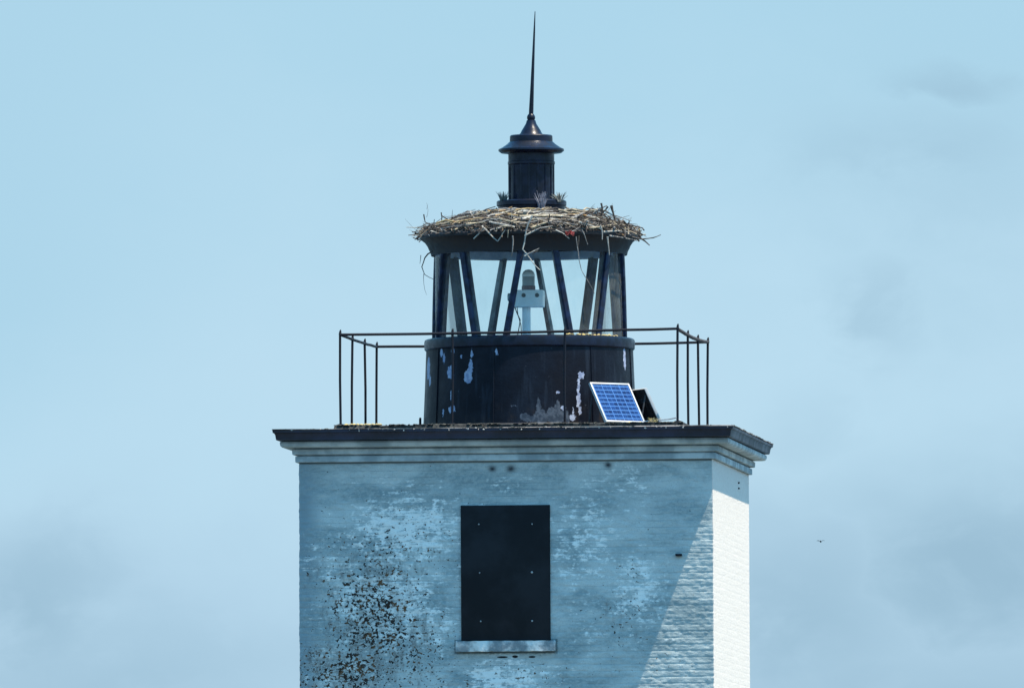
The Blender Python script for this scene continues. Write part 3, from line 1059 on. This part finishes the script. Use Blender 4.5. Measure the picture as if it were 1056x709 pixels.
def put_faces(bm, start, mi):
    bm.faces.ensure_lookup_table()
    for f in bm.faces[start:]:
        f.material_index = mi


bm = bmesh.new()
for i in range(520):
    phi = PHI0 + random.uniform(-math.pi, math.pi)
    r = math.sqrt(random.uniform(0.52 ** 2, 1.14 ** 2))
    th = 0.075 * (0.55 + 0.45 * math.sin(math.pi * min(1, (r - 0.3) / 0.85))) + 0.05 * math.exp(-((math.sin(phi) * r - 0.80) / 0.16) ** 2)
    lift = random.uniform(0.0, th)
    ln = random.uniform(0.12, 0.5)
    s0 = len(bm.faces)
    add_stick(bm, stick_pts(ln, phi, r, lift, random.gauss(0, 0.65), random.gauss(0, 0.2), 4, 0.11), random.uniform(0.004, 0.012), 5)
    depth_dark = lift / th  # deeper sticks drawn from darker materials, shade painted into the pile
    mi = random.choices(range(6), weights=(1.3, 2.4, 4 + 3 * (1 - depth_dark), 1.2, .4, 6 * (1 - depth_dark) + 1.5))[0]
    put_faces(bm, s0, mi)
for i in range(150):    # forked twigs sticking out of the pile
    phi = PHI0 + random.uniform(-math.pi, math.pi)
    r = random.uniform(0.7, 1.14)
    p_ = stick_pts(random.uniform(0.15, 0.36), phi, r, random.uniform(0.05, 0.09), random.gauss(0, 0.9), random.gauss(0.15, 0.35), 4, 0.15)
    s0 = len(bm.faces)
    rr_ = random.uniform(0.0025, 0.0055)
    add_stick(bm, p_, rr_, 4)
    b0 = p_[2]
    dv = (p_[4] - p_[2])
    for q_ in range(random.choice((1, 1, 2))):
        off = Vector((random.uniform(-1, 1), random.uniform(-1, 1), random.uniform(-.4, 1))) * dv.length * 0.7
        add_stick(bm, [b0, b0 + (dv + off) * 0.45, b0 + (dv + off) * 0.95 + Vector((0, 0, random.uniform(-.02, .02)))], rr_ * 0.7, 4)
    put_faces(bm, s0, random.choice((1, 2, 2, 5, 5)))
for i in range(120):    # shaggy rim, most of it seen against the sky at both ends
    phi = PHI0 + random.choice((-1, 1)) * random.gauss(math.pi / 2, 0.4) if i < 66 else PHI0 + random.uniform(-1.4, 1.4)
    s0 = len(bm.faces)
    add_stick(bm, stick_pts(random.uniform(0.14, 0.38), phi, random.uniform(0.98, 1.14), random.uniform(0.01, 0.09), random.gauss(0, 0.9), random.gauss(0.08, 0.38), 4, 0.16), random.uniform(0.003, 0.0075), 5)
    put_faces(bm, s0, random.choice((0, 1, 2, 2, 5, 5)))
for i in range(260):    # dark sticks underneath, added as the shade in the gaps
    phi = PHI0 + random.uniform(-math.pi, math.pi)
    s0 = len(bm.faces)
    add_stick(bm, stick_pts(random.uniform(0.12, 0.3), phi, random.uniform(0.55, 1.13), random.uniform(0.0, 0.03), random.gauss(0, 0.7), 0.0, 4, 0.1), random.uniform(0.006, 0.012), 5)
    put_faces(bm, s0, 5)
for i in range(360):    # fine trash at the edge
    phi = PHI0 + random.uniform(-math.pi, math.pi)
    s0 = len(bm.faces)
    add_stick(bm, stick_pts(random.uniform(0.05, 0.2), phi, random.uniform(0.95, 1.16), random.uniform(0.0, 0.05), random.gauss(0, 0.9), random.gauss(-.1, 0.35), 3, .12), random.uniform(0.002, 0.005), 4)
    put_faces(bm, s0, random.choice((0, 1, 2, 3, 5)))
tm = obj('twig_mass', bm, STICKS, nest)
tag(tm, kind='stuff')

count = 0


def stick(pts, r0, mi):
    global count
    bm = bmesh.new()
    add_stick(bm, pts, r0, 6)
    obj('stick', bm, STICKS[mi], nest)
    count += 1


def front_stick(pl, r0, mi, lift=0.03, back=None):
    """A stick on the side that faces the sea; its depth follows the round eave under it."""
    pts = []
    for (px, py) in pl:
        xx = (px - 545.7) / 99.1
        yy = -math.sqrt(max(0.04, 1.15 ** 2 - xx * xx)) - lift if back is None else back
        pts.append(at(px, py, yy))
    # resample for slight crookedness
    res = []
    for a, b_ in zip(pts, pts[1:]):
        res.append(a)
        res.append(a.lerp(b_, 0.5) + Vector((random.uniform(-1, 1), random.uniform(-1, 1), random.uniform(-1, 1))) * (b_ - a).length * 0.04)
    res.append(pts[-1])
    stick(res, r0, mi)


HANG = [  # hanging and crossing twigs along the front
    ([(549, 222), (544.6, 231), (542, 243), (539, 257), (547, 267), (557, 278.5)], .011, 3),
    ([(528.5, 243), (529, 252), (527.5, 264)], .009, 1), ([(594, 244), (596, 258), (599.5, 278), (606, 289), (613.5, 303)], .006, 1),
    ([(626.5, 244), (627.5, 254), (628.3, 263)], .010, 3), ([(446, 259), (438, 266), (435, 275), (438, 283), (447.5, 288)], .007, 5),
    ([(541, 264), (548, 260), (556, 256)], .008, 3), ([(497, 233), (505, 241), (513.5, 249)], .010, 3), ([(513.5, 248.5), (517, 243), (521, 237)], .007, 3),
    ([(488.5, 246), (495, 240), (501, 235)], .008, 3), ([(524, 237), (523.5, 245)], .008, 0), ([(573, 237), (580, 240), (587, 246)], .008, 3),
    ([(600, 237), (603, 243), (606, 252)], .007, 1), ([(597, 243), (596, 256)], .005, 2), ([(651, 244), (662, 246.5), (674, 245), (681.5, 242)], .009, 2),
    ([(660, 245), (670, 253)], .012, 2), ([(441, 243), (432, 241), (421, 242.5)], .009, 2), ([(540, 262), (537, 268), (535, 273)], .006, 5),
    ([(619, 232), (621, 238), (621, 247)], .010, 3), ([(541, 243), (557, 235), (570, 233)], .010, 3), ([(555, 258), (549, 262)], .006, 2),
    ([(437, 282), (437, 292), (440, 304)], .003, 5), ([(434, 263), (433, 272)], .004, 5), ([(512, 236), (520, 233), (529, 233.5)], .010, 0)]
for pl, r0, mi in HANG:
    front_stick(pl, r0, mi)
UPR = [([(437, 221), (438.5, 229), (446, 233)], .007, 5), ([(446, 243), (447.5, 233), (448, 226)], .008, 5), ([(436, 232), (441, 238), (444, 241)], .005, 5),
       ([(440, 216), (441.5, 210)], .002, 1), ([(455, 219), (455.5, 228), (454, 234)], .007, 2), ([(455, 222), (463, 227), (468, 233)], .007, 5), ([(440, 224), (441.5, 216), (440, 209)], .0025, 1),
       ([(463, 232), (465, 226)], .005, 2), ([(481, 226), (485, 222), (493, 220.5), (501, 216), (511, 213)], .010, 5), ([(490, 224), (496, 220)], .010, 2),
       ([(620, 209.5), (621, 214), (620, 222)], .012, 5), ([(630.5, 212), (632.5, 220), (634, 229)], .016, 5), ([(612, 220), (618, 215), (626, 212)], .013, 1),
       ([(634, 222), (643, 225), (651.5, 228)], .006, 1), ([(636, 236), (643, 234), (649, 229.5), (648.5, 227)], .009, 5), ([(610, 222), (616, 217), (622, 216.5)], .010, 2),
       ([(627, 213), (622, 219), (616, 226)], .010, 5), ([(605, 224), (606, 218)], .007, 5), ([(624, 216), (632, 222), (640, 226)], .009, 1), ([(655, 243), (660, 238), (659, 241)], .006, 2)]
for pl, r0, mi in UPR:
    front_stick(pl, r0, mi, back=-0.45 if pl[0][0] < 500 or pl[0][0] > 600 else -0.6)
THICK = [([(511, 222.5), (522, 221), (534, 222)], .018, 4), ([(516, 226), (527, 228.5), (537, 225)], .017, 0), ([(505, 229), (517, 231), (531, 234)], .016, 3), ([(538, 226), (549, 223), (558, 220)], .018, 3),
         ([(548, 235), (558, 231), (570, 227)], .018, 0), ([(560, 221), (575, 222), (592, 225)], .016, 0), ([(585, 222), (598, 221), (612, 224)], .014, 4), ([(590, 227), (605, 231), (620, 236)], .013, 3),
         ([(607, 235), (620, 234), (636, 231)], .014, 0), ([(622, 239), (637, 238), (652, 240)], .012, 3), ([(480, 231), (490, 230), (500, 229)], .012, 0), ([(455, 236), (468, 233), (482, 231)], .010, 1),
         ([(560, 228), (578, 229), (596, 232)], .012, 1), ([(500, 225.5), (512, 224), (520, 226)], .012, 0), ([(628, 243), (642, 245), (657, 248)], .010, 1), ([(536, 231), (548, 229), (556, 227)], .012, 1)]
for pl, r0, mi in THICK:
    pts = []
    for (px, py) in pl:
        # find the spot on the roof slope under this line of sight
        best = None
        for yy in np.linspace(-1.2, -0.2, 60):
            p = at(px, py, float(yy))
            rr = math.hypot(p.x - LX, p.y)
            e = abs(p.z - (cone_z(min(rr, 1.14)) + 0.075))
            if best is None or e < best[0]:
                best = (e, p)
        pts.append(best[1])
    stick(pts, r0, mi)
while count < 97:
    phi = PHI0 + random.gauss(0, 0.75)
    r = random.uniform(0.5, 1.13)
    xx = math.sin(phi - PHI0) * r
    lift = 0.07 + random.uniform(0, 0.025) + 0.04 * math.exp(-((xx - 0.80) / 0.16) ** 2)
    stick(stick_pts(random.uniform(0.25, 0.6), phi, r, lift, random.gauss(0, 0.45), random.gauss(0, 0.12), 5, 0.12), random.uniform(0.008, 0.0165),
          random.choices(range(6), weights=(5, 2, 2, 4, 2, 1))[0])

# red scrap of cloth among the sticks
bm = bmesh.new()
c0 = at(588, 240, -1.12)
grid = {}
for i in range(9):
    for j in range(5):
        px = 583 + i * 1.15
        py = 238 + j * 1.05 + 0.9 * math.sin(i * 1.1)
        p = at(px, py, -1.10 - 0.03 * math.sin(i * 1.7 + j) - 0.01 * j)
        grid[i, j] = bm.verts.new(p - c0)
for i in range(8):
    for j in range(4):
        bm.faces.new((grid[i, j], grid[i + 1, j], grid[i + 1, j + 1], grid[i, j + 1]))
geo = bmesh.ops.solidify(bm, geom=list(bm.faces), thickness=0.006)
tag(obj('cloth_scrap', bm, M_cloth, loc=c0), 'small faded red cloth scrap caught in the nest sticks', 'cloth scrap')


# ------------------------------------------------------------------ dry tufts round the vent
def tuft(px, py, y, nb, hgt, spread, mat, label, rr=0.0035):
    c = at(px, py, y)
    bm = bmesh.new()
    for k in range(nb):
        a = random.uniform(0, 2 * math.pi)
        s_ = random.uniform(0, spread)
        h_ = hgt * random.uniform(0.5, 1.0)
        b0 = Vector((math.cos(a) * s_ * 0.35, math.sin(a) * s_ * 0.35, -0.01))
        tip = b0 + Vector((math.cos(a) * s_, math.sin(a) * s_ * 0.5, h_))
        m_ = b0.lerp(tip, 0.5) + Vector((0, 0, h_ * 0.15))
        tube(bm, [b0, m_, tip], [rr, rr * 0.8, rr * 0.35], 4)
    return tag(obj('grass_tuft', bm, mat, loc=c), label, 'grass tuft')


tuft(519, 208, -0.20, 60, 0.12, 0.07, M_tuft, 'sparse dry tuft on the left shoulder of the vent collar')
tuft(577, 207, -0.20, 46, 0.11, 0.08, M_tuft, 'sparse dry tuft on the right shoulder of the vent collar')
tuft(559, 217, -0.42, 60, 0.22, 0.065, M_lav, 'pale bleached dry tuft in front of the vent', 0.0035)
tuft(674, 435.5, -1.45, 50, 0.065, 0.06, M_lichen, 'yellowish tuft on the roof deck beside the solar panels')


# ------------------------------------------------------------------ moss, lichen and droppings on the roof edge
def lumps(name, mat, spots, label, cat):
    bm = bmesh.new()
    for (x, y, z, sx, sy, sz) in spots:
        b2 = bmesh.new()
        bmesh.ops.create_icosphere(b2, subdivisions=1, radius=1.0)
        for v in b2.verts:
            v.co *= random.uniform(0.7, 1.25)
        bmesh.ops.transform(b2, matrix=Matrix.Translation((x, y, z)) @ Matrix.Rotation(random.uniform(0, 6), 4, 'Z') @ Matrix.Diagonal((sx, sy, sz, 1)), verts=b2.verts)
        join(bm, b2)
    return tag(obj(name, bm, mat, smooth=60), label, cat, kind='stuff')


sp = []
o_ = HW + 0.233
of_ = o_ + 0.066
for i in range(230):
    s_ = random.uniform(-1, 1)
    k = random.random()
    z = 9.333 + random.uniform(-0.004, 0.004)
    sz = random.uniform(0.003, 0.008) * (1.5 if random.random() < 0.15 else 1)
    w2 = random.uniform(0.008, 0.03)
    if k < 0.6:
        sp.append((s_ * o_, -of_ + random.uniform(0.0, 0.03), z, w2, w2 * 0.7, sz))
    else:
        sp.append((o_ - random.uniform(0.0, 0.03), s_ * o_, z, w2, w2, sz))
for i in range(170):
    s_ = random.uniform(-1, 1)
    w2 = random.uniform(0.012, 0.04)
    sp.append((s_ * 1.80, -1.80 + random.uniform(-0.02, 0.03), 9.397, w2, w2 * 0.7, random.uniform(0.004, 0.010)))
lumps('moss', M_moss, sp, 'dark grey moss crusting the roof edge', 'moss')
sp = []
for i in range(70):
    x = random.uniform(-1.70, -1.32)
    sp.append((x, -1.74 + random.uniform(0, 0.1), 9.403, random.uniform(0.012, 0.03), 0.02, random.uniform(0.008, 0.016)))
for i in range(22):
    sp.append((random.uniform(1.05, 1.75), -1.72 + random.uniform(0, 0.1), 9.403, random.uniform(0.01, 0.025), 0.02, random.uniform(0.004, 0.010)))
for i in range(26):
    ph = PHI0 + R(random.uniform(22, 60))
    sp.append((LX + 1.04 * math.sin(ph), -1.04 * math.cos(ph), 10.356, 0.022, 0.022, random.uniform(0.006, 0.016)))
lumps('lichen', M_lichen, sp, 'yellow lichen clumps on the roof deck', 'lichen')
sp = []
for i in range(34):
    x = random.choice((random.uniform(-2.2, 2.2), random.gauss(0.3, 0.6)))
    w2 = random.uniform(0.006, 0.022)
    sp.append((x, -of_ - 0.004, 9.327 + random.uniform(-0.006, 0.006), w2, 0.006, random.uniform(0.003, 0.007)))
for px in (373, 419, 440, 466, 485, 496, 502, 519, 540, 559, 586, 668, 689, 706, 752):
    x = wx(px)
    sp.append((x, -of_ - 0.003, 9.318 + random.uniform(-0.008, 0.004), random.uniform(0.008, 0.02), 0.006, random.uniform(0.006, 0.012)))
lumps('droppings', M_drop, sp, 'whitish bird droppings along the front roof edge', 'droppings')

# ------------------------------------------------------------------ a far bird
bm = bmesh.new()
pb = at(846.3, 558.0, 900.0)
lathe(bm, [(0.0, -0.16), (0.03, -0.12), (0.055, -0.03), (0.05, 0.05), (0.025, 0.12), (0.03, 0.15), (0.0, 0.19)], 10)
bmesh.ops.rotate(bm, verts=bm.verts, cent=(0, 0, 0), matrix=Matrix.Rotation(R(75), 3, 'X') @ Matrix.Rotation(R(0), 3, 'Y'))
for s in (-1, 1):
    a = [bm.verts.new(v) for v in ((s * 0.03, 0.05, 0.02), (s * 0.13, 0.07, 0.07), (s * 0.26, -0.01, 0.05), (s * 0.13, -0.05, 0.06), (s * 0.03, -0.05, 0.02))]
    f = bm.faces.new(a)
    r_ = bmesh.ops.extrude_face_region(bm, geom=[f])
    for v in [g for g in r_['geom'] if isinstance(g, bmesh.types.BMVert)]:
        v.co.z += 0.012
tag(obj('flying_bird', bm, M_black, loc=pb), 'tiny dark bird far off in the sky right of the tower', 'bird')
